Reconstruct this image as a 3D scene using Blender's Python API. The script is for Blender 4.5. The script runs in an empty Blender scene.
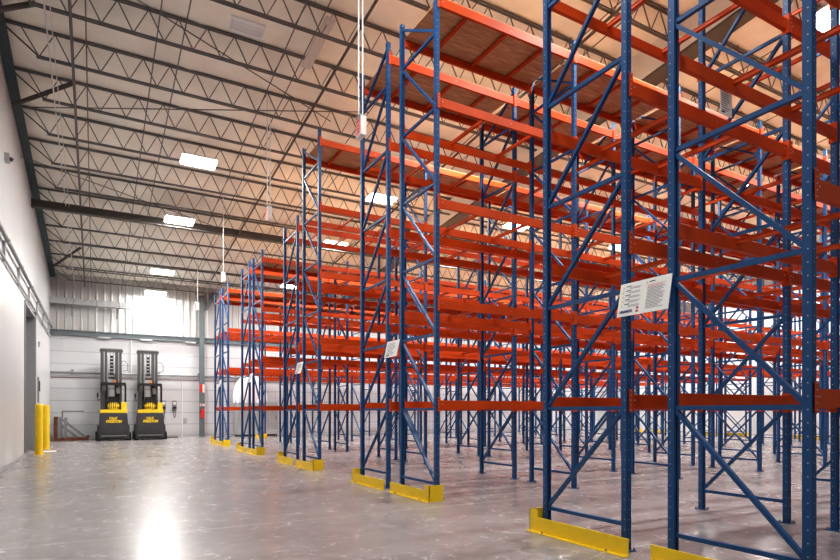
import bpy, bmesh, math, random
from mathutils import Vector, Matrix, noise
random.seed(7)
SC = bpy.context.scene
COL = SC.collection
PI = math.pi

# ------------------------------------------------------------------ materials
def new_mat(name):
    m = bpy.data.materials.new(name); m.use_nodes = True
    nt = m.node_tree; b = nt.nodes['Principled BSDF']
    return m, nt, b
def mat(name, rgb, rough=.5, metal=0., var=0., scale=3., bump=0., bscale=40., spec=.5, stretch=(1, 1, 1), emit=None, estr=0):
    m, nt, b = new_mat(name)
    b.inputs['Base Color'].default_value = (*rgb, 1)
    b.inputs['Roughness'].default_value = rough
    b.inputs['Metallic'].default_value = metal
    b.inputs['Specular IOR Level'].default_value = spec
    tc = nt.nodes.new('ShaderNodeTexCoord'); mp = nt.nodes.new('ShaderNodeMapping')
    mp.inputs['Scale'].default_value = stretch
    nt.links.new(tc.outputs['Object'], mp.inputs['Vector'])
    if var:
        n = nt.nodes.new('ShaderNodeTexNoise'); n.inputs['Scale'].default_value = scale; n.inputs['Detail'].default_value = 5
        nt.links.new(mp.outputs['Vector'], n.inputs['Vector'])
        r = nt.nodes.new('ShaderNodeValToRGB')
        r.color_ramp.elements[0].position = .3; r.color_ramp.elements[1].position = .7
        r.color_ramp.elements[0].color = (*[c*(1-var) for c in rgb], 1)
        r.color_ramp.elements[1].color = (*[min(1, c*(1+var)) for c in rgb], 1)
        nt.links.new(n.outputs['Fac'], r.inputs['Fac']); nt.links.new(r.outputs['Color'], b.inputs['Base Color'])
    if bump:
        n2 = nt.nodes.new('ShaderNodeTexNoise'); n2.inputs['Scale'].default_value = bscale
        nt.links.new(mp.outputs['Vector'], n2.inputs['Vector'])
        bp = nt.nodes.new('ShaderNodeBump'); bp.inputs['Strength'].default_value = bump; bp.inputs['Distance'].default_value = .02
        nt.links.new(n2.outputs['Fac'], bp.inputs['Height']); nt.links.new(bp.outputs['Normal'], b.inputs['Normal'])
    if emit:
        b.inputs['Emission Color'].default_value = (*emit, 1); b.inputs['Emission Strength'].default_value = estr
    return m
M = {}
M['blue'] = mat('blue_paint', (.008, .072, .21), .45, var=.12, scale=4)
M['dot'] = mat('hole_light_and_pin', (.42, .47, .55), .5)  # pale dots: light through post holes put into the colour; beam pins share it
M['orange'] = mat('orange_paint', (.56, .066, .005), .5, spec=.3, var=.12, scale=2)
M['yellow'] = mat('yellow_paint', (.90, .62, .02), .42, var=.06, scale=3)
M['steel'] = mat('dull_steel', (.28, .29, .30), .45, .6)
M['joist'] = mat('grey_joist_paint', (.15, .145, .14), .6)
M['girder'] = mat('dark_girder_paint', (.09, .08, .07), .6)
M['teal'] = mat('grey_teal_steel', (.135, .165, .175), .5, var=.08)
M['darkteal'] = mat('dark_teal_steel', (.045, .075, .085), .55)
M['white'] = mat('white_paint', (.82, .82, .80), .4, var=.02)
M['rod'] = mat('white_conduit', (.75, .75, .72), .45)
M['galv'] = mat('galvanised_metal', (.42, .43, .44), .4, .4, var=.12, scale=8)
M['black'] = mat('black_metal', (.018, .018, .02), .5)
M['char'] = mat('charcoal_body', (.055, .055, .062), .42, var=.1, scale=2)
M['rubber'] = mat('rubber', (.012, .012, .012), .8)
M['tyellow'] = mat('truck_yellow', (.88, .62, .03), .4)
M['mast'] = mat('mast_steel', (.10, .10, .10), .45, .4)
M['red'] = mat('red_enamel', (.70, .03, .02), .35)
M['rust'] = mat('rusty_brown_steel', (.16, .055, .03), .8, var=.35, scale=9)
M['amber'] = mat('amber_lens', (.9, .25, .03), .3)
M['wrap'] = mat('white_plastic_wrap', (.85, .84, .86), .3, bump=.8, bscale=7)
M['cab'] = mat('grey_cabinet', (.42, .43, .44), .5)
M['ink'] = mat('dark_ink', (.05, .06, .10), .7)
M['inkblue'] = mat('blue_ink', (.02, .04, .2), .7)
M['inkyellow'] = mat('yellow_ink', (.75, .6, .12), .7)
M['inkred'] = mat('red_ink', (.6, .05, .04), .6)
M['lens'] = mat('lit_diffuser', (.9, .9, .9), .4, emit=(1, .97, .93), estr=14)
M['lensoff'] = mat('unlit_diffuser', (.8, .8, .8), .35)
M['skin'] = mat('pale_curtain', (.74, .70, .66), .6)
M['foil'] = mat('skylight_strip', (.62, .60, .57), .4)

# plywood: long grain
def ply():
    m, nt, b = new_mat('plywood')
    tc = nt.nodes.new('ShaderNodeTexCoord'); mp = nt.nodes.new('ShaderNodeMapping')
    mp.inputs['Scale'].default_value = (1.2, 9, 1)
    nt.links.new(tc.outputs['Object'], mp.inputs['Vector'])
    n = nt.nodes.new('ShaderNodeTexNoise'); n.inputs['Scale'].default_value = 2.2; n.inputs['Detail'].default_value = 8; n.inputs['Distortion'].default_value = 1.2
    nt.links.new(mp.outputs['Vector'], n.inputs['Vector'])
    r = nt.nodes.new('ShaderNodeValToRGB')
    r.color_ramp.elements[0].position = .3; r.color_ramp.elements[0].color = (.40, .20, .085, 1)
    r.color_ramp.elements[1].position = .75; r.color_ramp.elements[1].color = (.72, .46, .25, 1)
    nt.links.new(n.outputs['Fac'], r.inputs['Fac']); nt.links.new(r.outputs['Color'], b.inputs['Base Color'])
    b.inputs['Roughness'].default_value = .7
    return m
M['ply'] = ply()

# polished concrete floor with faint saw joints
def concrete():
    m, nt, b = new_mat('polished_concrete')
    L = nt.links.new; N = nt.nodes.new
    tc = N('ShaderNodeTexCoord')
    n1 = N('ShaderNodeTexNoise'); n1.inputs['Scale'].default_value = .45; n1.inputs['Detail'].default_value = 9; n1.inputs['Roughness'].default_value = .65; n1.inputs['Distortion'].default_value = .6
    L(tc.outputs['Object'], n1.inputs['Vector'])
    n2 = N('ShaderNodeTexNoise'); n2.inputs['Scale'].default_value = 2.6; n2.inputs['Detail'].default_value = 8; n2.inputs['Roughness'].default_value = .7; n2.inputs['Distortion'].default_value = 1.5
    L(tc.outputs['Object'], n2.inputs['Vector'])
    r = N('ShaderNodeValToRGB'); r.color_ramp.elements[0].position = .32; r.color_ramp.elements[1].position = .68
    r.color_ramp.elements[0].color = (.20, .188, .186, 1); r.color_ramp.elements[1].color = (.37, .352, .35, 1)
    mx = N('ShaderNodeMix'); mx.data_type = 'FLOAT'; mx.inputs[0].default_value = .5
    L(n1.outputs['Fac'], mx.inputs[2]); L(n2.outputs['Fac'], mx.inputs[3]); L(mx.outputs[0], r.inputs['Fac'])
    sep = N('ShaderNodeSeparateXYZ'); L(tc.outputs['Object'], sep.inputs[0])
    def line(out, off, period):
        a = N('ShaderNodeMath'); a.operation = 'SUBTRACT'; a.inputs[1].default_value = off; L(out, a.inputs[0])
        w = N('ShaderNodeMath'); w.operation = 'PINGPONG'; w.inputs[1].default_value = period/2; L(a.outputs[0], w.inputs[0])
        c = N('ShaderNodeMath'); c.operation = 'LESS_THAN'; c.inputs[1].default_value = .03; L(w.outputs[0], c.inputs[0])
        return c
    c1 = line(sep.outputs['Y'], 13.3, 6.); c2 = line(sep.outputs['X'], 2.2, 6.)
    mxx = N('ShaderNodeMath'); mxx.operation = 'MAXIMUM'; L(c1.outputs[0], mxx.inputs[0]); mxx.inputs[1].default_value = 0
    jm = N('ShaderNodeMix'); jm.data_type = 'RGBA'; L(mxx.outputs[0], jm.inputs[0]); L(r.outputs['Color'], jm.inputs[6]); jm.inputs[7].default_value = (.42, .41, .40, 1)
    L(jm.outputs[2], b.inputs['Base Color'])
    rr = N('ShaderNodeMapRange'); rr.inputs[1].default_value = .3; rr.inputs[2].default_value = .7; rr.inputs[3].default_value = .19; rr.inputs[4].default_value = .30
    L(n2.outputs['Fac'], rr.inputs[0]); L(rr.outputs[0], b.inputs['Roughness'])
    b.inputs['Specular IOR Level'].default_value = .42
    bp = N('ShaderNodeBump'); bp.inputs['Strength'].default_value = .012; bp.inputs['Distance'].default_value = .02
    L(n2.outputs['Fac'], bp.inputs['Height']); L(bp.outputs['Normal'], b.inputs['Normal'])
    return m
M['floor'] = concrete()

def panel_mat(name, rgb, axis, period, dark, width, rough=.4, off=0.):
    """painted panel with a joint line every `period` metres along axis"""
    m, nt, b = new_mat(name); L = nt.links.new; N = nt.nodes.new
    tc = N('ShaderNodeTexCoord'); sep = N('ShaderNodeSeparateXYZ'); L(tc.outputs['Object'], sep.inputs[0])
    a = N('ShaderNodeMath'); a.operation = 'SUBTRACT'; a.inputs[1].default_value = off; L(sep.outputs[axis], a.inputs[0])
    w = N('ShaderNodeMath'); w.operation = 'PINGPONG'; w.inputs[1].default_value = period/2; L(a.outputs[0], w.inputs[0])
    c = N('ShaderNodeMapRange'); c.inputs[1].default_value = width*.4; c.inputs[2].default_value = width; c.inputs[3].default_value = 1; c.inputs[4].default_value = 0
    L(w.outputs[0], c.inputs[0])
    n = N('ShaderNodeTexNoise'); n.inputs['Scale'].default_value = .6; n.inputs['Detail'].default_value = 4; L(tc.outputs['Object'], n.inputs['Vector'])
    r = N('ShaderNodeValToRGB'); r.color_ramp.elements[0].position = .3; r.color_ramp.elements[1].position = .7
    r.color_ramp.elements[0].color = (*[q*.93 for q in rgb], 1); r.color_ramp.elements[1].color = (*rgb, 1)
    L(n.outputs['Fac'], r.inputs['Fac'])
    mx = N('ShaderNodeMix'); mx.data_type = 'RGBA'; L(c.outputs[0], mx.inputs[0]); L(r.outputs['Color'], mx.inputs[6]); mx.inputs[7].default_value = (*dark, 1)
    L(mx.outputs[2], b.inputs['Base Color']); b.inputs['Roughness'].default_value = rough
    return m
M['wall_left'] = panel_mat('white_insulated_panel', (.60, .61, .62), 'Y', 1.15, (.50, .51, .53), .012, .35)
M['wall_far'] = panel_mat('white_horizontal_panel', (.62, .63, .65), 'Z', .62, (.30, .32, .35), .018, .4, off=.1)
M['corr'] = mat('ribbed_white_cladding', (.50, .50, .49), .45, var=.03)
M['wall_right'] = panel_mat('white_far_panel', (.60, .61, .62), 'Z', 1.1, (.6, .6, .6), .02, .5)
M['fabric'] = mat('cream_roof_insulation', (.88, .85, .76), .65, var=.07, scale=1.2, bump=.5, bscale=3)

# ------------------------------------------------------------------ mesh builder
class MB:
    def __init__(s): s.v = []; s.f = []; s.m = []; s.mats = []
    def mi(s, m):
        if m not in s.mats: s.mats.append(m)
        return s.mats.index(m)
    def add(s, vs, fs, m):
        o = len(s.v); i = s.mi(m); s.v += [tuple(v) for v in vs]
        for f in fs: s.f.append(tuple(o+k for k in f)); s.m.append(i)
    def box(s, a, b, m, taper=None):
        (x0, y0, z0), (x1, y1, z1) = a, b
        t = taper or 0
        s.add([(x0, y0, z0), (x1, y0, z0), (x1, y1, z0), (x0, y1, z0), (x0+t, y0+t, z1), (x1-t, y0+t, z1), (x1-t, y1-t, z1), (x0+t, y1-t, z1)],
              [(0, 3, 2, 1), (4, 5, 6, 7), (0, 1, 5, 4), (1, 2, 6, 5), (2, 3, 7, 6), (3, 0, 4, 7)], m)
    def bar(s, p, q, w, h, m, up=(0, 0, 1)):
        p, q = Vector(p), Vector(q); d = (q-p).normalized(); u = Vector(up)
        if abs(d.dot(u)) > .98: u = Vector((0, 1, 0))
        a = d.cross(u).normalized()*w/2; b = a.cross(d).normalized()*h/2
        vs = [p-a-b, p+a-b, p+a+b, p-a+b, q-a-b, q+a-b, q+a+b, q-a+b]
        s.add(vs, [(0, 1, 2, 3), (7, 6, 5, 4), (0, 4, 5, 1), (1, 5, 6, 2), (2, 6, 7, 3), (3, 7, 4, 0)], m)
    def tube(s, p, q, r, m, n=8, r2=None):
        p, q = Vector(p), Vector(q); d = (q-p).normalized(); u = Vector((0, 0, 1))
        if abs(d.dot(u)) > .98: u = Vector((0, 1, 0))
        a = d.cross(u).normalized(); b = a.cross(d).normalized(); r2 = r if r2 is None else r2
        vs = [p+(a*math.cos(2*PI*k/n)+b*math.sin(2*PI*k/n))*r for k in range(n)]+[q+(a*math.cos(2*PI*k/n)+b*math.sin(2*PI*k/n))*r2 for k in range(n)]
        fs = [(k, (k+1) % n, n+(k+1) % n, n+k) for k in range(n)]+[tuple(range(n-1, -1, -1)), tuple(range(n, 2*n))]
        s.add(vs, fs, m)
    def path(s, pts, r, m, n=8):
        for a, b in zip(pts, pts[1:]): s.tube(a, b, r, m, n)
    def lathe(s, prof, c, m, n=20):
        o = []; fs = []
        for (r, z) in prof: o += [(c[0]+r*math.cos(2*PI*k/n), c[1]+r*math.sin(2*PI*k/n), c[2]+z) for k in range(n)]
        for j in range(len(prof)-1):
            for k in range(n): fs.append((j*n+k, j*n+(k+1) % n, (j+1)*n+(k+1) % n, (j+1)*n+k))
        fs += [tuple(range(n-1, -1, -1)), tuple(range((len(prof)-1)*n, len(prof)*n))]
        s.add(o, fs, m)
    def prism(s, poly, y0, y1, m):          # poly in (x, z)
        n = len(poly); vs = [(x, y0, z) for x, z in poly]+[(x, y1, z) for x, z in poly]
        s.add(vs, [tuple(range(n)), tuple(range(2*n-1, n-1, -1))]+[(k, k+n, (k+1) % n+n, (k+1) % n) for k in range(n)], m)
    def mesh(s, name, bevel=0, smooth=False):
        me = bpy.data.meshes.new(name); me.from_pydata(s.v, [], s.f)
        for m in s.mats: me.materials.append(M[m])
        me.polygons.foreach_set('material_index', s.m)
        bm = bmesh.new(); bm.from_mesh(me)
        bmesh.ops.recalc_face_normals(bm, faces=bm.faces)
        if bevel: bmesh.ops.bevel(bm, geom=bm.edges[:], offset=bevel, segments=2, affect='EDGES', profile=.5)
        bm.to_mesh(me); bm.free()
        if smooth:
            for p in me.polygons: p.use_smooth = True
        return me
    def build(s, name, parent=None, loc=(0, 0, 0), bevel=0, smooth=False):
        return link(name, s.mesh(name, bevel, smooth), parent, loc)
def link(name, data, parent=None, loc=(0, 0, 0), rot=None):
    o = bpy.data.objects.new(name, data); COL.objects.link(o); o.location = loc
    if rot: o.rotation_euler = rot
    if parent: o.parent = parent
    return o
def text_obj(name, body, size, mt, parent, loc, rot, align='LEFT', shear=0, bold=0):
    cu = bpy.data.curves.new('t', 'FONT'); cu.body = body; cu.size = size; cu.extrude = .002; cu.align_x = align; cu.shear = shear; cu.offset = bold
    tmp = bpy.data.objects.new('t', cu); me = bpy.data.meshes.new_from_object(tmp); bpy.data.objects.remove(tmp)
    me.materials.clear(); me.materials.append(M[mt]); return link(name, me, parent, loc, rot)
def tag(o, label=None, cat=None, group=None, kind=None):
    if label: o['label'] = label
    if cat: o['category'] = cat
    if group: o['group'] = group
    if kind: o['kind'] = kind
    return o
def thing(name, label, cat, loc=(0, 0, 0), group=None, rot=None):
    return tag(link(name, None, None, loc, rot), label, cat, group)
def struct(o, label=None): return tag(o, label, None, None, 'structure')

# ------------------------------------------------------------------ the place (metres; aisle runs along +Y, rack rows along +X)
WL, WR, YF, YB = -1.944, 36., 33.8, -5.
def zb(y): return 9.6-.1*(y-15.7)           # underside of the joists
def zr(y): return zb(y)+.72                 # roof sheeting above the joists

m = MB(); m.box((WL-.6, YB, -.2), (WR+.3, YF+.3, 0), 'floor'); struct(m.build('floor'), 'grey polished concrete floor with glossy reflections')
# left wall with door opening
D0, D1, DZ = 21.85, 25.2, 4.95
def wall_piece(y0, y1, z0, full, mb):
    zt0, zt1 = (zr(y0)+.1, zr(y1)+.1) if full else (DZ, DZ)
    vs = []
    for x in (WL-.35, WL): vs += [(x, y0, z0), (x, y1, z0), (x, y1, zt1), (x, y0, zt0)]
    mb.add(vs, [(0, 1, 2, 3), (7, 6, 5, 4), (0, 4, 5, 1), (1, 5, 6, 2), (2, 6, 7, 3), (3, 7, 4, 0)], 'wall_left')
m = MB(); wall_piece(YB, D0, 0, True, m); wall_piece(D0, D1, DZ, True, m); wall_piece(D1, YF+.3, 0, True, m)
struct(m.build('wall_left'), 'smooth white panel wall along the left of the aisle')
m = MB(); m.box((WL-.55, D0-.1, 0), (WL-.36, D1+.1, DZ+.1), 'cab'); struct(m.build('door_1'), 'grey door set back in the left wall opening')
m = MB()
m.box((WL-.35, D1-.10, 0), (WL+.05, D1-.002, DZ-.01), 'steel'); m.box((WL-.35, D0+.002, 0), (WL+.04, D0+.08, DZ-.01), 'steel'); m.box((WL-.35, D0+.08, DZ-.12), (WL+.04, D1-.10, DZ-.01), 'steel')
m.box((WL+.0, D1-.002, 0), (WL+.06, D1+.12, DZ+.1), 'teal')
struct(m.build('trim_1'), 'grey steel frame around the opening in the left wall')
m = MB(); m.box((WL, YB, 0), (WL+.06, D0-.02, .10), 'galv', .012); m.box((WL, D1+.13, 0), (WL+.06, YF, .10), 'galv', .012)
struct(m.build('baseboard_left'), 'low pale curb at the foot of the left wall')
# far wall
m = MB(); m.box((WL-.3, YF, 0), (WR+.3, YF+.3, 5.3), 'wall_far')
x = WL-.3
vs, fs = [], []
xs = []
while x < WR+.3:
    xs += [(x, 0), (x+.22, 0), (x+.25, -.045), (x+.31, -.045), (x+.34, 0)]; x += .34
for (xx, dy) in xs: vs += [(xx, YF+.02+dy, 5.3), (xx, YF+.02+dy, zr(YF)+.1)]
for k in range(len(xs)-1): fs.append((2*k, 2*k+2, 2*k+3, 2*k+1))
m.add(vs, fs, 'corr'); struct(m.build('wall_far'), 'far white wall, flat panels below and ribbed cladding above')
m = MB(); m.box((WR, YB, 0), (WR+.3, YF+.3, zr(YB)), 'wall_right'); struct(m.build('wall_right'), 'white wall beyond the far end of the rack rows')
m = MB()
m.box((WL+.01, YF-.16, 5.22), (WR, YF-.001, 5.27), 'teal'); m.box((WL+.01, YF-.16, 5.45), (WR, YF-.001, 5.5), 'teal'); m.box((WL+.01, YF-.09, 5.27), (WR, YF-.07, 5.45), 'teal')
for xx in (.15, 2.1, 4.3): m.box((xx, YF-.2, 5.15), (xx+.55, YF-.161, 5.24), 'galv')
struct(m.build('trim_2'), 'grey teal horizontal girt across the far wall')

# ceiling: draped cream insulation, one sheet
JY = [14.13+1.72*k for k in range(-10, 12)]
bm = bmesh.new()
NX, NY = 150, 230
g = []
for j in range(NY+1):
    y = YB+(YF+.3-YB)*j/NY; row = []
    ph = ((y-14.13) % 1.72)/1.72
    for i in range(NX+1):
        x = WL-.3+(WR+.6-WL)*i/NX
        w = noise.noise(Vector((x*.55, y*.6, 0)))*.09+noise.noise(Vector((x*2.2, y*1.3, 5)))*.03
        sag = math.sin(PI*ph)**.6*.19 if ph > 0 else 0
        seam = .05*max(0, 1-abs(((x-.9) % 2.44)-1.22)/.14)
        row.append(bm.verts.new((x, y, zr(y)+.02-sag*(1+2*w)+w*math.sin(PI*ph)-seam*.6)))
    g.append(row)
for j in range(NY):
    for i in range(NX): bm.faces.new((g[j][i], g[j][i+1], g[j+1][i+1], g[j+1][i]))
me = bpy.data.meshes.new('ceiling'); bm.to_mesh(me); bm.free(); me.materials.append(M['fabric'])
for p in me.polygons: p.use_smooth = True
struct(link('ceiling', me), 'cream draped insulation sheet under the sloping roof')

# eave strut along the left wall
m = MB(); a = (WL+.08, YB, zr(YB)-.25); b_ = (WL+.08, YF, zr(YF)-.25)
m.bar(a, b_, .14, .34, 'darkteal'); m.bar((WL+.17, YB, zr(YB)-.40), (WL+.17, YF, zr(YF)-.40), .14, .03, 'darkteal')
tag(m.build('eave_beam'), 'dark teal sloping eave beam along the top of the left wall', 'beam')

# joists (one mesh set, copied)
P = .62
def joist_meshes():
    x0, x1 = WL+.02, WR
    top = MB(); top.box((x0, -.05, .63), (x1, -.012, .67), 'joist'); top.box((x0, .012, .63), (x1, .05, .67), 'joist')
    bot = MB(); bot.box((x0+.75, -.05, 0), (x1, -.012, .04), 'joist'); bot.box((x0+.75, .012, 0), (x1, .05, .04), 'joist')
    web = MB(); web.bar((x0+.05, 0, .62), (x0+.8, 0, .03), .03, .03, 'joist')
    web.bar((x0+.45, 0, .63), (x0+.8, 0, .03), .022, .022, 'joist')
    x = x0+.8
    while x+P < x1:
        web.bar((x, 0, .03), (x+P/2, 0, .64), .018, .018, 'joist'); web.bar((x+P/2, 0, .64), (x+P, 0, .03), .022, .022, 'joist'); x += P
    return top.mesh('top_chord'), bot.mesh('bottom_chord'), web.mesh('web')
jt, jb_, jw = joist_meshes()
for k, y in enumerate(JY):
    t = thing('roof_joist', 'grey open web steel joist spanning under the cream roof', 'joist', (0, y, zb(y)), 'open web joists under the roof')
    link('top_chord', jt, t); link('bottom_chord', jb_, t); link('web', jw, t)
# dark girder across the aisle
m = MB(); yg = 23.9
m.box((WL+.02, yg-.1, 8.50), (WR, yg+.1, 8.53), 'girder'); m.box((WL+.02, yg-.1, 8.74), (WR, yg+.1, 8.77), 'girder'); m.box((WL+.02, yg-.012, 8.53), (WR, yg+.012, 8.74), 'girder')
tag(m.build('roof_girder'), 'solid dark brown girder crossing below the joists', 'girder')
# bridging lines along the slope
def yline(name, x, y0, y1, dz, r, mt, label, cat, group=None):
    m = MB(); m.tube((x, y0, zb(y0)+dz), (x, y1, zb(y1)+dz), r, mt, 6); return tag(m.build(name), label, cat, group)
for x in (-.45, -.17, 1.2, 1.72, 3.85, 4.3, 6.6, 7.1, 9.9, 10.4, 14.6, 17.6, 20.5, 23.5, 26.5, 29.5, 32.5):
    yline('bridging_rod', x, YB, YF, -.012 if x != -.45 else -.03, .014 if x != -.45 else .032, 'joist',
          'thin grey rod tying the joists together along the roof slope' if x != -.45 else 'thicker dark pipe running up the roof nearest the left wall', 'rod' if x != -.45 else 'pipe', 'bridging rods under the roof' if x != -.45 else None)
    if x != -.45: yline('bridging_rod', x, YB, YF, .69, .012, 'joist', 'thin grey rod tying the joists together along the roof slope', 'rod', 'bridging rods under the roof')
yline('electrical_conduit', -.90, YB, YF, -.07, .016, 'rod', 'white conduit running up the roof slope close to left wall', 'conduit')
yline('electrical_conduit', -.80, YB, 27, -.09, .010, 'rod', 'thin white cable beside the white conduit near the left wall', 'cable')
yline('sprinkler_pipe', 5.05, YB, 30, -.20, .035, 'girder', 'dark sprinkler pipe along the aisle edge of the roof', 'pipe')
yline('sprinkler_pipe', 9.95, YB, 30, -.10, .035, 'girder', 'dark sprinkler pipe above the middle of the rack rows', 'pipe')
m = MB()
def slab(mb, x0, x1, y0, y1, dz0, dz1, mt):
    vs = []
    for x in (x0, x1): vs += [(x, y0, zb(y0)+dz0), (x, y1, zb(y1)+dz0), (x, y1, zb(y1)+dz1), (x, y0, zb(y0)+dz1)]
    mb.add(vs, [(0, 1, 2, 3), (7, 6, 5, 4), (0, 4, 5, 1), (1, 5, 6, 2), (2, 6, 7, 3), (3, 7, 4, 0)], mt)
# long header: pale side, underside shade put into its dark colour
t = thing('roof_header', 'deep pale faced header with dark underside running up the roof', 'header', (12.3, 0, zb(0)))
m = MB(); slab(m, 12.30, 12.40, YB, YF, -.16, .6, 'skin'); o = m.build('side_panel', t, (-12.3, 0, -zb(0)))
m = MB(); slab(m, 12.30, 12.80, YB, YF, -.22, -.16, 'girder'); slab(m, 12.7, 12.8, YB, YF, -.16, .6, 'girder'); m.build('shaded_underside', t, (-12.3, 0, -zb(0)))
# translucent strip near the aisle
m = MB(); slab(m, 4.50, 4.74, 12.2, 14.0, .30, .34, 'foil'); tag(m.build('light_strip'), 'pale translucent strip between joists beside the dark sprinkler pipe', 'panel')
# knee braces at the left wall
for (y, z0, x1, y1, z1, lab) in ((14.1, 9.35, -1.1, 14.4, 9.95, 'dark round brace from left wall to roof, cut by the top of the frame'),
                             (18.0, 9.31, -.47, 17.14, 9.83, 'dark round brace from left wall to roof, below the upper one'),
                             (32.0, 8.13, -.57, 29.3, 8.6, 'dark round brace in the far left corner under the roof')):
    m = MB(); m.tube((WL+.10, y, z0), (x1, y1, z1), .055, 'girder', 10)
    tag(m.build('knee_brace'), lab, 'brace')
# thin cross rods
for (p, q, lab) in (((-1.9, 18.3, 9.38), (6.6, 14.55, 9.73), 'thin dark tie rod nearly level across the upper left roof'),
                    ((.5, 13.3, 10.1), (6.0, 15.9, 9.92), 'thin dark tie rod slanting across the joists above the aisle'),
                    ((-1.9, 20.4, 8.9), (4.0, 23.7, 8.75), 'thin dark tie rod slanting toward the dark girder')):
    m = MB(); m.tube(p, q, .014, 'joist', 6); tag(m.build('tie_rod'), lab, 'rod')

# ------------------------------------------------------------------ pallet racks
X1, BAY, DEP = 4.734, 2.97, 1.18
LV = [1.6, 3.21, 4.82, 6.43, 8.03]
PX, PY = .070, .068
def post_mesh(h):
    m = MB()
    # folded channel: front web, two side flanges, two rear lips
    m.box((-PX/2, -PY/2, .01), (PX/2, -PY/2+.006, h), 'blue')
    m.box((-PX/2, -PY/2+.006, .01), (-PX/2+.006, PY/2, h), 'blue'); m.box((PX/2-.006, -PY/2+.006, .01), (PX/2, PY/2, h), 'blue')
    m.box((-PX/2+.006, PY/2-.006, .01), (-PX/2+.026, PY/2, h), 'blue'); m.box((PX/2-.026, PY/2-.006, .01), (PX/2-.006, PY/2, h), 'blue')
    z = .12
    def dot(cx, cy, ax, r=.006):
        vs = []
        for k in range(6):
            u, v = r*math.cos(PI*k/3), r*math.sin(PI*k/3)
            vs.append((cx, cy+u, z+v) if ax == 'x' else (cx+u, cy, z+v))
        m.add(vs, [tuple(range(6))], 'dot')
    while z < h-.04:
        dot(-PX/2-.0008, -.008, 'x'); dot(PX/2+.0008, -.008, 'x')
        dot(0, -PY/2-.0008, 'y', .006)
        z += .1016
    return m.mesh('post')
def foot_mesh():
    m = MB(); m.box((-.065, -.075, 0), (.065, .075, .01), 'blue')
    for (a, b) in ((.052, -.058), (-.052, .058)): m.tube((a, b, .01), (a, b, .035), .009, 'steel', 6)
    return m.mesh('base_plate')
HT, HS = 8.26, 6.68
PM = {HT: post_mesh(HT), HS: post_mesh(HS)}
FM = foot_mesh()
m = MB(); m.box((-.02, -DEP+PY/2, -.02), (.02, -PY/2, .02), 'blue'); SM = m.mesh('horizontal_strut')
NODES = [.27, 1.46, 2.66, 3.87, 5.07, 6.27, 7.47]
def diag_mesh(dz, flip):
    m = MB(); a, b = (-PY/2, -DEP+PY/2)
    if flip: a, b = b, a
    m.bar((0, a, .035), (0, b, dz-.035), .036, .045, 'blue', up=(1, 0, 0)); return m.mesh('diagonal_brace')
DM = {(f): diag_mesh(1.2, f) for f in (False, True)}
DTOP = {(f): diag_mesh(.72, f) for f in (False, True)}
BH = .142
def beam_mesh(conn):
    m = MB(); L = BAY-PX
    # stepped box beam (inside ledge)
    m.box((0, -.022, -BH), (L, .028, -.035), 'orange'); m.box((0, -.022, -.035), (L, .004, 0), 'orange')
    for k in (.06, L-.06):
        m.tube((k, -.023, -.06), (k, -.030, -.06), .008, 'dot', 6)
    m.tube((L*.5, -.023, -.07), (L*.5, -.026, -.07), .006, 'dot', 6)
    if conn:
        for c in conn_parts(): m.v, m.f, m.m = m.v, m.f, m.m; m.add(c[0], c[1], 'orange')
    return m.mesh('load_beam')
def conn_parts():
    out = []
    for x0, x1, s in ((0, .006, 0), (BAY-PX-.006, BAY-PX, 1)):
        mm = MB(); mm.box((x0, -.05, -.185), (x1, .04, .055), 'orange')
        if s == 0: mm.box((-.045, -.05, -.185), (0, -.044, .055), 'orange')
        else: mm.box((BAY-PX, -.05, -.185), (BAY-PX+.038, -.044, .055), 'orange')
        out.append((mm.v, mm.f))
    return out
BMn = beam_mesh(False); BMc = beam_mesh(True)
def conn_mesh(s):
    mm = MB(); v, f = conn_parts()[s]; mm.add(v, f, 'orange')
    xq = 0 if s == 0 else BAY-PX
    for zz in (-.16, -.11, -.06, -.01, .04): mm.tube((xq+(-.022 if s == 0 else .019), -.050, zz), (xq+(-.022 if s == 0 else .019), -.053, zz), .006, 'dot', 6)
    return mm.mesh('beam_connector')
CM = [conn_mesh(0), conn_mesh(1)]
m = MB(); m.box((-.025, -DEP+.022, -.075), (.025, -.022, -.035), 'orange'); m.box((-.032, -DEP+.022, -.035), (.032, -.022, -.030), 'orange'); XM = m.mesh('cross_bar')
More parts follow.
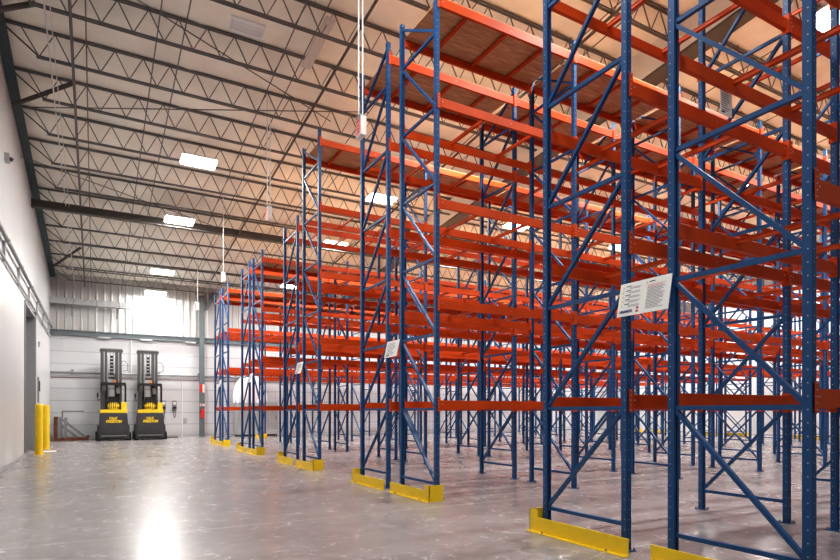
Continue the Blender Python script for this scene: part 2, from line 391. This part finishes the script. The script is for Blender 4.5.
def rack(y_far, h, mirror, nb, x0, label, extra=None, n_first=0):
    """one row of racking; y_far = the line of its far posts; mirror: bracing leans the other way"""
    t = thing('pallet_rack', label, 'pallet rack', (x0, y_far, 0), 'rows of blue and orange pallet racking')
    tall = h > 7; nl = 5 if tall else 4
    for i in range(nb+1):
        fo = link('upright_frame', None, t, (i*BAY, 0, 0))
        link('post', PM[h], fo, (0, 0, 0), (0, 0, PI)); link('post', PM[h], fo, (0, -DEP, 0))
        link('base_plate', FM, fo, (0, 0, 0), (0, 0, PI)); link('base_plate', FM, fo, (0, -DEP, 0))
        nn = NODES if tall else NODES[:6]
        for k, z in enumerate(nn):
            link('horizontal_strut', SM, fo, (0, 0, z))
            if k < len(nn)-1: link('diagonal_brace', DM[mirror], fo, (0, 0, z))
        if tall: link('diagonal_brace', DTOP[not mirror if False else mirror], fo, (0, 0, nn[-1]))
    for i in range(nb):
        for l in range(nl):
            z = LV[l]
            for side in (0, 1):
                near = i < 2
                o = link('load_beam', BMn if near else BMc, t)
                if side == 1: o.location = (i*BAY+PX/2, -DEP, z)
                else: o.location = (i*BAY+BAY-PX/2, 0, z); o.rotation_euler = (0, 0, PI)
                if near:
                    link('beam_connector', CM[0], o); link('beam_connector', CM[1], o)
            if l == nl-1:
                for q in ((.22, .5, .78)): link('cross_bar', XM, t, (i*BAY+BAY*q, 0, z))
            elif l > 0:
                for q in ((.32, .68)): link('cross_bar', XM, t, (i*BAY+BAY*q+.03*((i*7+l*3) % 5-2), 0, z))
    return t
PITCH = 5.475
FLUE_OFF = 1.73          # far post line of the near rack behind the far post line of its pair
# y of far post line of rack A (farther of the pair) : 5.245
names = [
 ('closest rack pair, far side row, blue posts with white notice board at its end', 'closest rack row of all, its end frame large at right of photo'),
 ('far side row of the second rack pair, end frame topped just below the roof', 'near side row of the second rack pair, tall end frame with plywood top'),
 ('lower far side row of the third rack pair, without a fifth level', 'taller near side row of the third rack pair with plywood top'),
 ('far side row of the fourth rack pair, low height with four levels', 'near side row of the fourth rack pair, low with orange top beam'),
 ('far side row of the fifth pair, leftmost long rack in the photo', 'near side row of the fifth rack pair beside the teal wall column'),
]
groups = ['first', 'second', 'third', 'fourth', 'fifth']
heights = [(HT, HT), (HT, HT), (HS, HT), (HS, HS), (HS, HS)]
NB = 9
plymesh = None
def plymake():
    m = MB(); m.box((.055, -DEP-.02, 0), (BAY/2-.004, .02, .018), 'ply'); return m.mesh('plywood_sheet')
PLY = plymake()
def guard(x, y0, y1, wing_far, wing_near, label, sx=1):
    """yellow kerb guard in front of a row end"""
    m = MB(); H, Hw = .175, .26
    m.box((x-.004, y0, .0), (x+.006, y1, H), 'yellow'); m.box((x-.06, y0, 0), (x-.004, y1, .008), 'yellow')
    m.box((x+.006, y0, H-.03), (x+.014, y1, H), 'yellow')
    if wing_far: m.box((x-.004, y1-.01, 0), (x+sx*.26 if sx > 0 else x+.006, y1, Hw), 'yellow'); m.box((x-.004, y1-.14, H), (x+.006, y1, Hw), 'yellow')
    if wing_near: m.box((x-.004, y0, 0), (x+sx*.26 if sx > 0 else x+.006, y0+.01, Hw), 'yellow'); m.box((x-.004, y0, H), (x+.006, y0+.14, Hw), 'yellow')
    for yy in (y0+.25, y1-.25): m.tube((x-.035, yy, .008), (x-.035, yy, .03), .012, 'steel', 6)
    return tag(m.build('rack_end_guard'), label, 'rack guard', 'yellow rack end guards')
def farguard(x, y0, y1):
    m = MB(); m.box((x, y0, 0), (x+.01, y1, .19), 'yellow'); m.box((x-.22, y0, 0), (x, y0+.01, .26), 'yellow'); m.box((x-.22, y1-.01, 0), (x, y1, .26), 'yellow')
    return tag(m.build('rack_end_guard'), 'small yellow guard at the distant end of the rack rows', 'rack guard', 'yellow guards at the distant rack ends')
order = ['closest', 'second', 'third', 'fourth', 'fifth']
for p in range(5):
    ya = 5.245+PITCH*p; yb_ = ya-FLUE_OFF
    hA, hB = heights[p]
    rack(ya, hA, False, NB, X1, names[p][0]); rack(yb_, hB, True, NB, X1, names[p][1])
    guard(X1-.19, ya-DEP-.19, ya+.09, True, False, 'yellow floor guard at the end of the far row of %s rack pair' % order[p])
    guard(X1-.19, yb_-DEP-.09, yb_+.10, False, True, 'yellow floor guard at the end of the near row of %s rack pair' % order[p])
    for yy in (ya, yb_): farguard(X1+NB*BAY+.2, yy-DEP-.09, yy+.09)
    for (yy, h, nm) in ((ya, hA, 'far'), (yb_, hB, 'near')):
        if p == 0 or (p == 2 and nm == 'far'): continue
        z = LV[4 if h == HT else 3]+.001
        for i in range(NB):
            for hf in (0, 1):
                o = link('plywood_sheet', PLY, None, (X1+i*BAY+hf*(BAY/2-.051), yy, z))
                if i == 0: lab = 'brown plywood sheet atop %s pair %s row, %s' % (order[p], nm, 'at the aisle end' if hf == 0 else 'second from the aisle'); tag(o, lab, 'plywood sheet')
                else: tag(o, 'brown plywood sheet further along the %s pair %s row top' % (order[p], nm), 'plywood sheet', 'plywood on top of %s pair %s row' % (order[p], nm))
# single short row against the far wall, one bay further in
RX = X1+BAY; RY = 31.1
rack(RY, HS, False, NB-1, RX, 'single rack row nearest the far wall, starting one bay further in')
guard(RX-.19, RY-DEP-.1, RY+.1, False, True, 'yellow floor guard at the end of rack row nearest the far wall')
m = MB()
for k in range(0, 61): m.bar((RX+.1+k*.2, RY+.10, 0), (RX+.1+k*.2, RY+.10, 6.4), .006, .006, 'steel')
for k in range(0, 41): m.bar((RX+.1, RY+.10, .3+k*.1525), (RX+12.1, RY+.10, .3+k*.1525), .006, .006, 'steel')
tag(m.build('wire_mesh_screen'), 'grey wire mesh screen behind the rack row nearest far wall', 'mesh screen')

# ------------------------------------------------------------------ placards
def placard(name, c, w, h, tilt, label, cat='sign', full=False, normal='x', parent=None):
    """flat white board in the plane X = const facing -X; w along Y (to the left as seen), tilt in radians"""
    t = thing(name, label, cat, c)
    t.rotation_euler = (0, tilt, 0) if normal == 'x' else (0, 0, PI/2)
    m = MB(); m.box((-.003, -w/2, -h/2), (.003, w/2, h/2), 'white'); m.build('board', t)
    m = MB(); e = -.0045
    def ln(y0, y1, z, th, mt): m.add([(e, y0, z-th/2), (e, y1, z-th/2), (e, y1, z+th/2), (e, y0, z+th/2)], [(0, 1, 2, 3)], mt)
    # left column is at +Y
    rnd = random.Random(3)
    if full:
        for k in range(5):
            z = h*.36-k*h*.135; m.add([(e, w*.44, z-.012), (e, w*.40, z-.012), (e, w*.42, z+.016)], [(0, 1, 2)], 'inkyellow')
            ln(w*.37, w*.37-w*.10, z+.012, .008, 'ink')
            for q in range(2): ln(w*.30, w*(.06+.05*rnd.random()), z-.004-q*.012, .003, 'ink')
        ln(w*.12, w*.07, -h*.30, .02, 'inkred'); ln(w*.12, w*.07, -h*.40, .02, 'inkred')
        m.add([(e, -w*.07, h*.36), (e, -w*.02, h*.36), (e, -w*.045, h*.43)], [(0, 1, 2)], 'inkyellow'); ln(-w*.09, -w*.2, h*.40, .010, 'ink')
        for k in range(17): ln(-w*.06, -w*(.30+.12*rnd.random()), h*.30-k*h*.042, .0035, 'ink' if k > 1 else 'inkred')
    else:
        for k in range(9): ln(w*.38, -w*(.1+.28*rnd.random()), h*.36-k*h*.085, h*.022, 'ink' if k else 'inkred')
    m.build('printing', t)
    if full:
        text_obj('logo', 'UNARCO', .036, 'inkblue', t, (-.005, w*.45, -h*.40), (PI/2, 0, -PI/2), bold=.001)
    else:
        m = MB(); m.box((-.0045, w*.1, -h*.42), (-.0035, w*.4, -h*.36), 'inkblue'); m.build('logo', t)
    return t
XS = X1-PX/2-.02
placard('notice_board', (XS-.02, 3.79, 2.55), .60, .345, .19, 'large white notice board on the closest rack pair with fine print', full=True)
placard('load_placard', (XS-.022, 9.24, 2.55), 0.49, .31, .24, 'white load placard hanging on end of the second rack pair')
placard('load_placard', (XS-.022, 14.64, 2.56), 0.49, .31, .24, 'white load placard hanging on end of the third rack pair')
placard('load_placard', (XS-.022, 20.04, 2.57), 0.42, .31, .24, 'white load placard hanging on end of the fourth rack pair')
placard('load_placard', (XS-.022, 25.60, 2.61), 0.42, .31, .24, 'white load placard hanging on end of the fifth rack pair')
placard('beam_notice', (6.42, 4.065, 5.04), .22, .31, 0, 'small white paper notice upright on high orange beam at right', normal='y')

# ------------------------------------------------------------------ hanging aisle signs
def aisle_sign(y, z, label, two=True):
    t = thing('hanging_sign', label, 'hanging sign', (4.2, y, z))
    m = MB(); m.box((-.055, -.12, -.17), (.055, .12, .17), 'white'); m.build('sign_box', t, bevel=.008)
    m = MB()
    e = -.0565
    m.add([(e, .10, -.15), (e, -.10, -.15), (e, -.10, .15), (e, .10, .15)], [(0, 1, 2, 3)], 'inkpink')
    m.add([(e-.002, .07, .08), (e-.002, -.05, .10), (e-.002, -.05, .13), (e-.002, .07, .11)], [(0, 1, 2, 3)], 'inkred')
    for q in range(3): m.add([(e-.002, .04, -.1+q*.055), (e-.002, -.03, -.1+q*.055), (e-.002, -.03, -.075+q*.055), (e-.002, .04, -.075+q*.055)], [(0, 1, 2, 3)], 'inkred')
    m.build('red_face', t)
    m = MB(); m.box((-.07, -.10, .17), (.06, .10, .20), 'galv'); m.build('bracket', t)
    for dx in ((-.05, .03) if two else (0,)):
        m = MB(); m.tube((dx, 0, .2), (dx, 0, zr(y)-z-.1), .013, 'rod', 8); m.build('hanger_rod', t)
M['inkpink'] = mat('pale_red_face', (.85, .33, .28), .4)
aisle_sign(9.57, 6.57, 'box sign with red face on two white rods beside second rack pair')
aisle_sign(15.9, 6.9, 'small hanging sign on white rods left of the third rack pair')
aisle_sign(22.4, 6.45, 'hanging sign on white rod above the aisle before the fifth pair', False)
aisle_sign(28.6, 6.35, 'farthest hanging sign on white rod near the far wall', False)

# ------------------------------------------------------------------ light fixtures
def fixture_meshes():
    hb = MB(); hb.box((-.52, -.30, .03), (.52, .30, .10), 'white', .03); hb.box((-.15, -.12, .10), (.15, .12, .16), 'galv')
    ls = MB(); ls.box((-.49, -.27, -.02), (.49, .27, .03), 'lens')
    lo = MB(); 
    for k in range(4): lo.tube((-.46, -.135+k*.09, .01), (.46, -.135+k*.09, .01), .03, 'lensoff', 10)
    lo.box((-.5, -.20, .02), (.5, -.18, .06), 'white'); lo.box((-.5, .18, .02), (.5, .2, .06), 'white')
    hg = MB()
    for q in (-.4, .4): hg.tube((q, 0, .10), (q, 0, .26), .005, 'steel', 6)
    return hb.mesh('housing', .006), ls.mesh('diffuser'), lo.mesh('tubes'), hg.mesh('hanger_wire')
HB, LS, LO, HG = fixture_meshes()
def fixture(x, y, on=True, label='bright white high bay light hanging below the roof joists', group='lit high bay lights', power=400):
    t = thing('high_bay_light', label, 'ceiling light', (x, y, zb(y)-.22), group)
    t.rotation_euler = (math.atan(-.1), 0, 0)
    link('housing', HB, t); link('hanger_wire', HG, t); link('diffuser' if on else 'lamp_tubes', LS if on else LO, t)
    if not on: t.scale = (.72, .72, 1)
    if on:
        L = bpy.data.lights.new('lamp', 'AREA'); L.shape = 'RECTANGLE'; L.size = .94; L.size_y = .36; L.energy = power*(.85 if x < 4 else 1.05); L.color = (1, .965, .93)
        lo = link('lamp', L, None, (x, y, zb(y)-.24))
fixture(2.86, 12.65, False, 'unlit white light fixture at top left of the roof', None)
desc = {(0, 18.7): 'bright light above the aisle, nearest lit one left of the racks', (0, 23.4): 'second lit light above the aisle, below and left of nearest',
        (0, 29.6): 'third lit light above the aisle, near the far wall', (0, 33.2): 'farthest small light above the aisle against the far wall',
        (1, 18.7): 'bright light seen between posts of the second rack pair', (1, 23.3): 'bright light seen left of second pair behind third rack pair',
        (1, 29.6): 'light glowing just above the low fourth rack pair'}
for i, x in enumerate((2.78, 9.0, 15.2, 21.4, 27.6, 33.5)):
    for y in ((1.5,) if i == 0 else ())+(6.7, 12.6, 18.7, 23.35, 29.6, 33.2):
        if i == 0 and y == 12.6: continue
        if y == 33.2 and i > 0: continue
        lab = desc.get((i, y) if not (i == 1 and y == 23.35) else (1, 23.3)) or desc.get((i, 23.4) if y == 23.35 else (9, 9))
        fixture(x if not (i == 2 and y == 6.7) else 14.5, y, True, lab or 'bright white high bay light deep over the rack rows', None if lab else 'lit lights deep over the racks')

# ------------------------------------------------------------------ left wall details
m = MB(); m.tube((WL+.10, YB, 5.57), (WL+.10, YF-.25, 5.57), .05, 'steel', 10)
for y in range(-4, 33, 3): m.tube((WL+.10, y, 5.57), (WL+.10, y+.14, 5.57), .062, 'galv', 10)
tag(m.build('wall_pipe'), 'dark grey pipe running high along the left wall', 'pipe')
m = MB(); m.tube((WL+.06, YB, 5.08), (WL+.06, YF-.3, 5.08), .035, 'galv', 8)
for y in range(-4, 33, 3): m.box((WL, y, 5.05), (WL+.06, y+.05, 5.55), 'galv')
tag(m.build('wall_pipe'), 'thinner grey pipe below the dark pipe on left wall', 'pipe')
def bollard(x, y, label):
    t = thing('bollard', label, 'bollard', (x, y, 0))
    m = MB(); m.lathe([(.11, 0), (.11, 1.6), (.105, 1.63), (.085, 1.655), (.04, 1.665)], (0, 0, 0), 'yellow', 24); m.build('post', t, smooth=False)
    m = MB(); m.lathe([(.15, 0), (.15, .012), (.112, .014)], (0, 0, 0), 'yellow', 24); m.build('floor_ring', t)
bollard(-1.60, 22.5, 'yellow bollard in front, nearer of the two by the left wall')
bollard(-1.60, 25.7, 'yellow bollard behind the nearer one by the left wall')
m = MB(); m.box((WL, 26.6, 1.75), (WL+.05, 26.9, 2.75), 'steel'); m.box((WL+.05, 26.66, 2.2), (WL+.08, 26.84, 2.6), 'char')
tag(m.build('wall_panel_box'), 'narrow grey box mounted on left wall above the bollards', 'wall box')
m = MB(); m.box((WL, 26.9, 3.95), (WL+.06, 27.05, 4.15), 'galv'); tag(m.build('wall_sensor'), 'tiny grey sensor high on the left wall past the door', 'sensor')
m = MB(); m.box((WL-.02, 17.3, 7.6), (WL+.10, 17.5, 7.8), 'galv'); m.tube((WL+.1, 17.4, 7.7), (WL+.16, 17.4, 7.66), .05, 'char', 10); tag(m.build('security_camera'), 'small camera high on the left wall under the roof', 'camera')

# ------------------------------------------------------------------ far wall details
CX = 5.14
t = thing('steel_column', 'grey teal steel column standing against the far wall', 'column', (CX, YF-.28, 0))
m = MB(); m.box((-.12, -.12, .01), (.12, -.10, zb(YF)), 'teal'); m.box((-.12, .10, .01), (.12, .12, zb(YF)), 'teal'); m.box((-.01, -.10, .01), (.01, .10, zb(YF)), 'teal'); m.build('shaft', t)
m = MB(); m.box((-.18, -.18, 0), (.18, .18, .02), 'teal'); m.build('base_plate', t)
m = MB(); m.add([(.10, -.04, 6.95), (.32, -.04, 6.95+.1), (.85, -.04, zb(YF)+.25), (.50, -.04, zb(YF)+.25), (.10, .04, 6.95), (.32, .04, 7.05), (.85, .04, zb(YF)+.25), (.50, .04, zb(YF)+.25)],
              [(0, 1, 2, 3), (7, 6, 5, 4), (0, 4, 5, 1), (1, 5, 6, 2), (2, 6, 7, 3), (3, 7, 4, 0)], 'teal'); m.build('knee_brace', t)
for zz, hh, lab in ((2.45, .45, 'red and white sign high on teal column'), (1.95, .0, None)):
    if lab:
        t = thing('fire_sign', lab, 'sign', (CX, YF-.405, zz)); m = MB(); m.box((-.12, -.006, 0), (.02, 0, hh), 'red'); m.build('red_panel', t)
        m = MB(); m.box((.02, -.006, 0), (.12, 0, hh), 'white'); m.build('white_panel', t)
t = thing('fire_extinguisher', 'red fire extinguisher hanging on the teal column', 'fire extinguisher', (CX, YF-.52, 1.02))
m = MB(); m.lathe([(.02, 0), (.09, .02), (.095, .08), (.095, .42), (.075, .50), (.03, .53)], (0, 0, 0), 'red', 16); m.build('cylinder', t)
m = MB(); m.tube((0, 0, .53), (0, 0, .60), .025, 'black'); m.bar((0, 0, .60), (.10, 0, .63), .02, .02, 'black'); m.build('valve', t)
m = MB(); m.path([(0, 0, .57), (-.08, 0, .56), (-.11, 0, .45), (-.10, 0, .25)], .012, 'black', 6); m.build('hose', t)
t2 = tag(link('extinguisher_sign', None, None, (CX, YF-.402, 1.7)), 'small red and white label above the fire extinguisher', 'sign')
m = MB(); m.box((-.12, -.004, 0), (.12, .0, .12), 'white'); m.build('panel', t2)
m = MB(); m.box((-.10, -.006, .02), (.02, -.004, .10), 'red'); m.build('red_panel', t2)
# duct with supports
t = thing('cable_duct', 'silver rectangular duct high on the far wall left of column', 'duct', (WL, YF-.45, 6.72))
m = MB(); m.box((0.02, -.2, 0), (3.5, .2, .30), 'galv'); 
for k in range(1, 4): m.box((k*1.0, -.21, -.01), (k*1.0+.04, .21, .31), 'steel')
m.build('duct', t)
for xx in (.9, 2.9):
    m = MB(); m.box((xx, -.2, -.05), (xx+.06, .44, -.012), 'steel'); m.bar((xx+.03, .43, -.5), (xx+.03, -.1, -.06), .04, .04, 'steel'); m.build('bracket', t)
m = MB(); m.tube((WL+.02, YF-.12, 3.36), (13, YF-.12, 3.36), .05, 'steel', 8); 
for k in range(6): m.box((WL+.9+k*2, YF-.14, 3.28), (WL+1.0+k*2, YF, 3.52), 'steel')
tag(m.build('wall_pipe'), 'grey horizontal pipe across the far wall behind the trucks', 'pipe')
m = MB(); m.tube((WL+.02, YF-.06, 3.12), (13, YF-.06, 3.12), .022, 'rust', 6); tag(m.build('wall_pipe'), 'thin brownish pipe just below the grey pipe on far wall', 'pipe')
for xx, z0, z1, lab in ((1.65, 3.4, 5.2, 'white vertical conduit between girt and pipe behind right truck'), (4.15, 0, 3.1, 'thin white vertical conduit near the wall chargers'), (.05, 5.5, 6.7, 'short white drop conduit below the silver duct'),
                        (2.3, 5.5, 8.0, 'tall white conduit on the ribbed cladding')):
    m = MB(); m.tube((xx, YF-.03, z0), (xx, YF-.03, z1), .032, 'rod', 8); tag(m.build('vertical_conduit'), lab, 'conduit')
for xx, lab in ((3.22, 'grey wall charger with cable, nearer the trucks'), (3.76, 'grey wall charger with cable, nearer the teal column')):
    t = thing('wall_charger', lab, 'charger', (xx, YF-.001, 1.5))
    m = MB(); m.box((-.11, -.12, .0), (.11, 0, .50), 'steel'); m.build('box', t, bevel=.01)
    m = MB(); m.box((-.07, -.13, .28), (.07, -.121, .42), 'white'); m.build('display', t)
    m = MB(); m.box((-.09, -.14, .06), (.09, -.121, .16), 'black'); m.build('vent', t)
    m = MB(); m.path([(.03, -.06, 0), (.05, -.1, -.3), (.0, -.12, -.45), (-.05, -.1, -.25), (-.05, -.08, 0)], .014, 'black', 6); m.build('cable', t)
m = MB(); m.box((2.9, YF-.35, 0), (3.9, YF-.05, .05), 'black'); tag(m.build('floor_mat'), 'low black strip on the floor below the wall chargers', 'mat')
m = MB(); m.box((4.22, YF-.04, .75), (4.40, YF, 1.05), 'galv'); tag(m.build('outlet_box'), 'small grey outlet box low on the far wall', 'outlet')
m = MB(); m.box((-1.66, 23.9, 0), (-1.2, 24.35, .012), 'white', .01); tag(m.build('floor_hatch'), 'small pale square cover on the floor right of bollards', 'floor cover')

# grey cabinet and wrapped bundle behind the far racks
t = thing('steel_cabinet', 'wide grey cabinet by the far wall seen behind low racks', 'cabinet', (6.9, YF-.95, 0))
m = MB(); m.box((0, 0, .10), (2.3, .85, 1.90), 'cab'); m.box((.05, .03, 0), (2.25, .8, .10), 'black'); m.build('body', t)
for k in range(3):
    m = MB(); m.box((.03+k*.755, -.02, .15), (.03+k*.755+.735, -.001, 1.85), 'cab'); d = m.build('door', t)
    m = MB(); m.box((.66+k*.755, -.05, .95), (.68+k*.755, -.02, 1.15), 'black'); m.build('handle', d)
bm = bmesh.new(); bmesh.ops.create_icosphere(bm, subdivisions=5, radius=1)
for v in bm.verts:
    c = v.co; n = noise.noise(c*2.5)*.06+noise.noise(c*7)*.025
    k = 1+n
    z = max(-.0, c.z)
    v.co = Vector((c.x*.95*k, c.y*.42*k, (abs(z)**.8)*1.62*k if z > 0 else 0))
me = bpy.data.meshes.new('wrapped_bundle'); bm.to_mesh(me); bm.free(); me.materials.append(M['wrap'])
for p_ in me.polygons: p_.use_smooth = True
tag(link('wrapped_bundle', me, None, (7.72, YF-.5, 1.905)), 'large rounded white plastic wrapped bundle on top of grey cabinet', 'bundle')

# steel fork attachment beside the trucks
t = thing('fork_attachment', 'rusty steel attachment with diagonal grey braces beside left truck', 'attachment', (-1.72, 32.9, 0))
m = MB(); m.box((0, -.5, 0), (1.45, -.35, .12), 'rust'); m.box((0, .35, 0), (1.45, .5, .12), 'rust'); m.box((0, -.35, .02), (.15, .35, .14), 'rust'); m.box((.9, -.35, .02), (1.05, .35, .14), 'rust')
m.add([(1.3, -.5, .12), (1.45, -.5, .12), (1.5, -.5, .22), (1.4, -.5, .26), (1.3, -.35, .12), (1.45, -.35, .12), (1.5, -.35, .22), (1.4, -.35, .26)], [(0, 1, 2, 3), (7, 6, 5, 4), (0, 4, 5, 1), (1, 5, 6, 2), (2, 6, 7, 3), (3, 7, 4, 0)], 'rust')
m.build('base_frame', t)
for yy in (-.45, .42):
    m = MB(); m.box((.0, yy-.05, .12), (.14, yy+.05, 1.15), 'rust'); m.box((.16, yy-.04, .12), (.30, yy+.04, 1.1), 'steel'); m.box((.42, yy-.04, .12), (.52, yy+.04, 1.1), 'steel'); m.build('upright', t)
    m = MB(); m.bar((.2, yy, 1.12), (1.3, yy, .14), .06, .08, 'steel'); m.bar((.2, yy, .8), (.95, yy, .14), .05, .07, 'steel'); m.build('diagonal_brace', t)
m = MB(); m.path([(.35, -.45, 1.1), (.35, -.45, 1.42), (1.25, -.45, 1.42)], .02, 'black', 8); m.build('handle_bar', t)

# ------------------------------------------------------------------ lift trucks (rear seen)
def truck(x, y, label, lab2):
    t = thing('lift_truck', label, 'lift truck', (x, y, 0), rot=(0, 0, math.radians(lab2))); t.scale = (.90, 1, 1)
    m = MB(); m.prism([(-.74, .06), (.74, .06), (.70, .55), (.64, 1.33), (-.64, 1.33), (-.70, .55)], 0.0, 1.15, 'char'); m.build('rear_body', t, bevel=.03)
    m = MB(); m.box((-.60, -.02, .30), (.60, .0, 1.30), 'char'); m.build('battery_cover', t, bevel=.008)
    m = MB(); m.prism([(-.66, 1.34), (.66, 1.34), (.64, 1.50), (-.64, 1.50)], -.03, 1.16, 'tyellow'); m.build('yellow_deck', t, bevel=.015)
    m = MB(); m.box((-.78, .1, .05), (-.66, 2.1, .75), 'char', .03); m.box((.66, .1, .05), (.78, 2.1, .75), 'char', .03)
    m.build('side_skirt', t)
    for sx in (-1, 1):
        for yy in (.28, 1.85):
            m = MB(); m.tube((sx*.60, yy, .2), (sx*.83, yy, .2), .2, 'rubber', 20); m.tube((sx*.83, yy, .2), (sx*.835, yy, .2), .09, 'steel', 12); m.build('wheel', t)
    m = MB(); m.box((-.5, -.06, .08), (.5, 0, .20), 'black'); m.box((-.62, -.05, .2), (.62, -.0, .26), 'steel'); m.build('bumper', t)
    # raised lettering
    for k, (txt, sz, zz) in enumerate((('YALE', .17, 1.02), ('FREEDOM', .17, .87))):
        text_obj('lettering', txt, sz, 'tyellow', t, (-.02 if k else -.06, -.026, zz), (PI/2, 0, 0), 'CENTER', .25, .008)
    # twin mast
    for sx, x0 in ((-1, -.58), (1, .14)):
        m = MB(); m.box((x0-.02, 1.25, .3), (x0+.13, 1.5, 4.42), 'mast'); m.box((x0+.12, 1.28, .3), (x0+.17, 1.44, 4.35), 'galv'); m.box((x0+.19, 1.22, .4), (x0+.30, 1.5, 4.42), 'mast'); m.build('mast_rail', t)
    m = MB(); m.box((-.64, 1.2, 4.40), (.50, 1.55, 4.52), 'mast'); m.box((-.60, 1.16, 4.52), (.46, 1.5, 4.56), 'steel'); m.build('mast_crosshead', t)
    for zz in (1.7, 2.75, 3.05):
        m = MB(); m.box((-.50, 1.45, zz), (.36, 1.52, zz+.09), 'mast'); m.build('mast_crossbar', t)
    m = MB()
    for k in range(6): m.box((-.12, 1.34, 3.25+k*.17), (.02, 1.40, 3.25+k*.17+.12), 'black')
    m.box((-.14, 1.36, 3.2), (-.12, 1.40, 4.4), 'mast'); m.box((.02, 1.36, 3.2), (.04, 1.40, 4.4), 'mast'); m.build('lift_chain', t)
    m = MB(); m.tube((-.27, 1.3, 1.5), (-.27, 1.3, 4.2), .04, 'galv', 10); m.tube((.10, 1.3, 1.5), (.10, 1.3, 3.0), .04, 'galv', 10); m.build('hydraulic_ram', t)
    # operator cab
    m = MB(); m.box((-.60, .55, 2.72), (.62, 1.2, 2.80), 'black'); 
    for k in range(4): m.box((-.58, .6+k*.16, 2.80), (.60, .63+k*.16, 2.84), 'black')
    m.build('overhead_guard', t)
    for (px, py) in ((-.57, .55), (.60, .55), (-.57, 1.15), (.60, 1.15)):
        m = MB(); m.path([(px, py, 1.5), (px, py, 2.65), (px*.93, py, 2.76)], .028, 'black', 8); m.build('guard_post', t)
    m = MB(); m.box((-.28, .45, 1.50), (.26, .95, 1.62), 'black'); m.box((-.24, .85, 1.6), (.22, 1.0, 2.15), 'black'); m.build('seat', t, bevel=.03)
    m = MB(); m.lathe([(.05, 0), (.25, .03), (.30, .18), (.26, .34), (.10, .42)], (-.02, .35, 1.50), 'tyellow', 18); 
    for k in range(9):
        a = PI+PI*k/8; m.bar((-.02+.27*math.cos(a), .35+.27*math.sin(a), 1.55), (-.02+.27*math.cos(a), .35+.27*math.sin(a), 1.88), .03, .05, 'black')
    m.box((-.27, .1, 1.86), (.23, .6, 1.96), 'black'); m.build('drive_motor', t)
    m = MB(); m.box((.36, .15, 1.50), (.62, .5, 1.86), 'tyellow'); m.build('side_box', t, bevel=.02)
    m = MB(); m.box((-.62, .3, 1.50), (-.42, .8, 2.4), 'char'); m.box((-.56, .25, 2.4), (-.36, .4, 2.65), 'mast'); m.build('control_console', t, bevel=.01)
    m = MB(); m.box((-.16, 1.0, 1.95), (.06, 1.02, 2.5), 'white'); m.build('document_board', t)
    m = MB(); m.lathe([(.06, 0), (.06, .10), (.04, .14)], (.06, .9, 2.84), 'amber', 12); m.lathe([(.07, -.02), (.07, .0)], (.06, .9, 2.85), 'black', 12); m.build('beacon', t)
    m = MB(); m.box((.14, .8, 2.3), (.34, 1.1, 2.6), 'steel'); m.box((-.38, .9, 2.0), (-.28, 1.1, 2.7), 'black'); m.box((.22, .95, 1.7), (.32, 1.15, 2.3), 'black'); m.build('mast_carriage', t)
    m = MB(); m.path([(.44, 1.4, 3.95), (.62, 1.4, 3.98), (.76, 1.4, 3.8), (.74, 1.4, 3.5), (.5, 1.4, 3.45)], .012, 'black', 6); m.build('hose', t)
    m = MB(); m.path([(-.60, .4, 2.0), (-.74, .35, 1.95), (-.76, .35, 2.15)], .018, 'black', 6); m.box((-.80, .33, 2.1), (-.72, .37, 2.3), 'black'); m.build('mirror', t)
    for xx in (-.35, .2):
        m = MB(); m.box((xx, 1.55, .08), (xx+.12, 2.2, .14), 'black'); m.build('fork', t)
    return t
truck(.80, 31.4, 'dark lift truck with yellow deck, left of the parked pair', 1)
truck(2.42, 31.5, 'dark lift truck with yellow deck, right one near wall chargers', -1)

# ------------------------------------------------------------------ world, camera
w = bpy.data.worlds.new('World'); SC.world = w; w.use_nodes = True
w.node_tree.nodes['Background'].inputs['Color'].default_value = (.95, .97, 1, 1); w.node_tree.nodes['Background'].inputs['Strength'].default_value = .14
# uniform world light above is added fill, entering through the open back
cam = bpy.data.cameras.new('camera'); co = link('camera', cam); co.location = (0, 0, 1.43)
co.rotation_euler = (PI/2, 0, -math.radians(29.56)); cam.lens = 573/840*36; cam.sensor_width = 36; cam.shift_y = 131/840; cam.clip_start = .05; cam.clip_end = 200
SC.camera = co
SC.cycles.diffuse_bounces = 3
SC.view_settings.view_transform = 'Standard'
try: SC.view_settings.look = 'Medium High Contrast'
except Exception: pass
SC.view_settings.exposure = .75
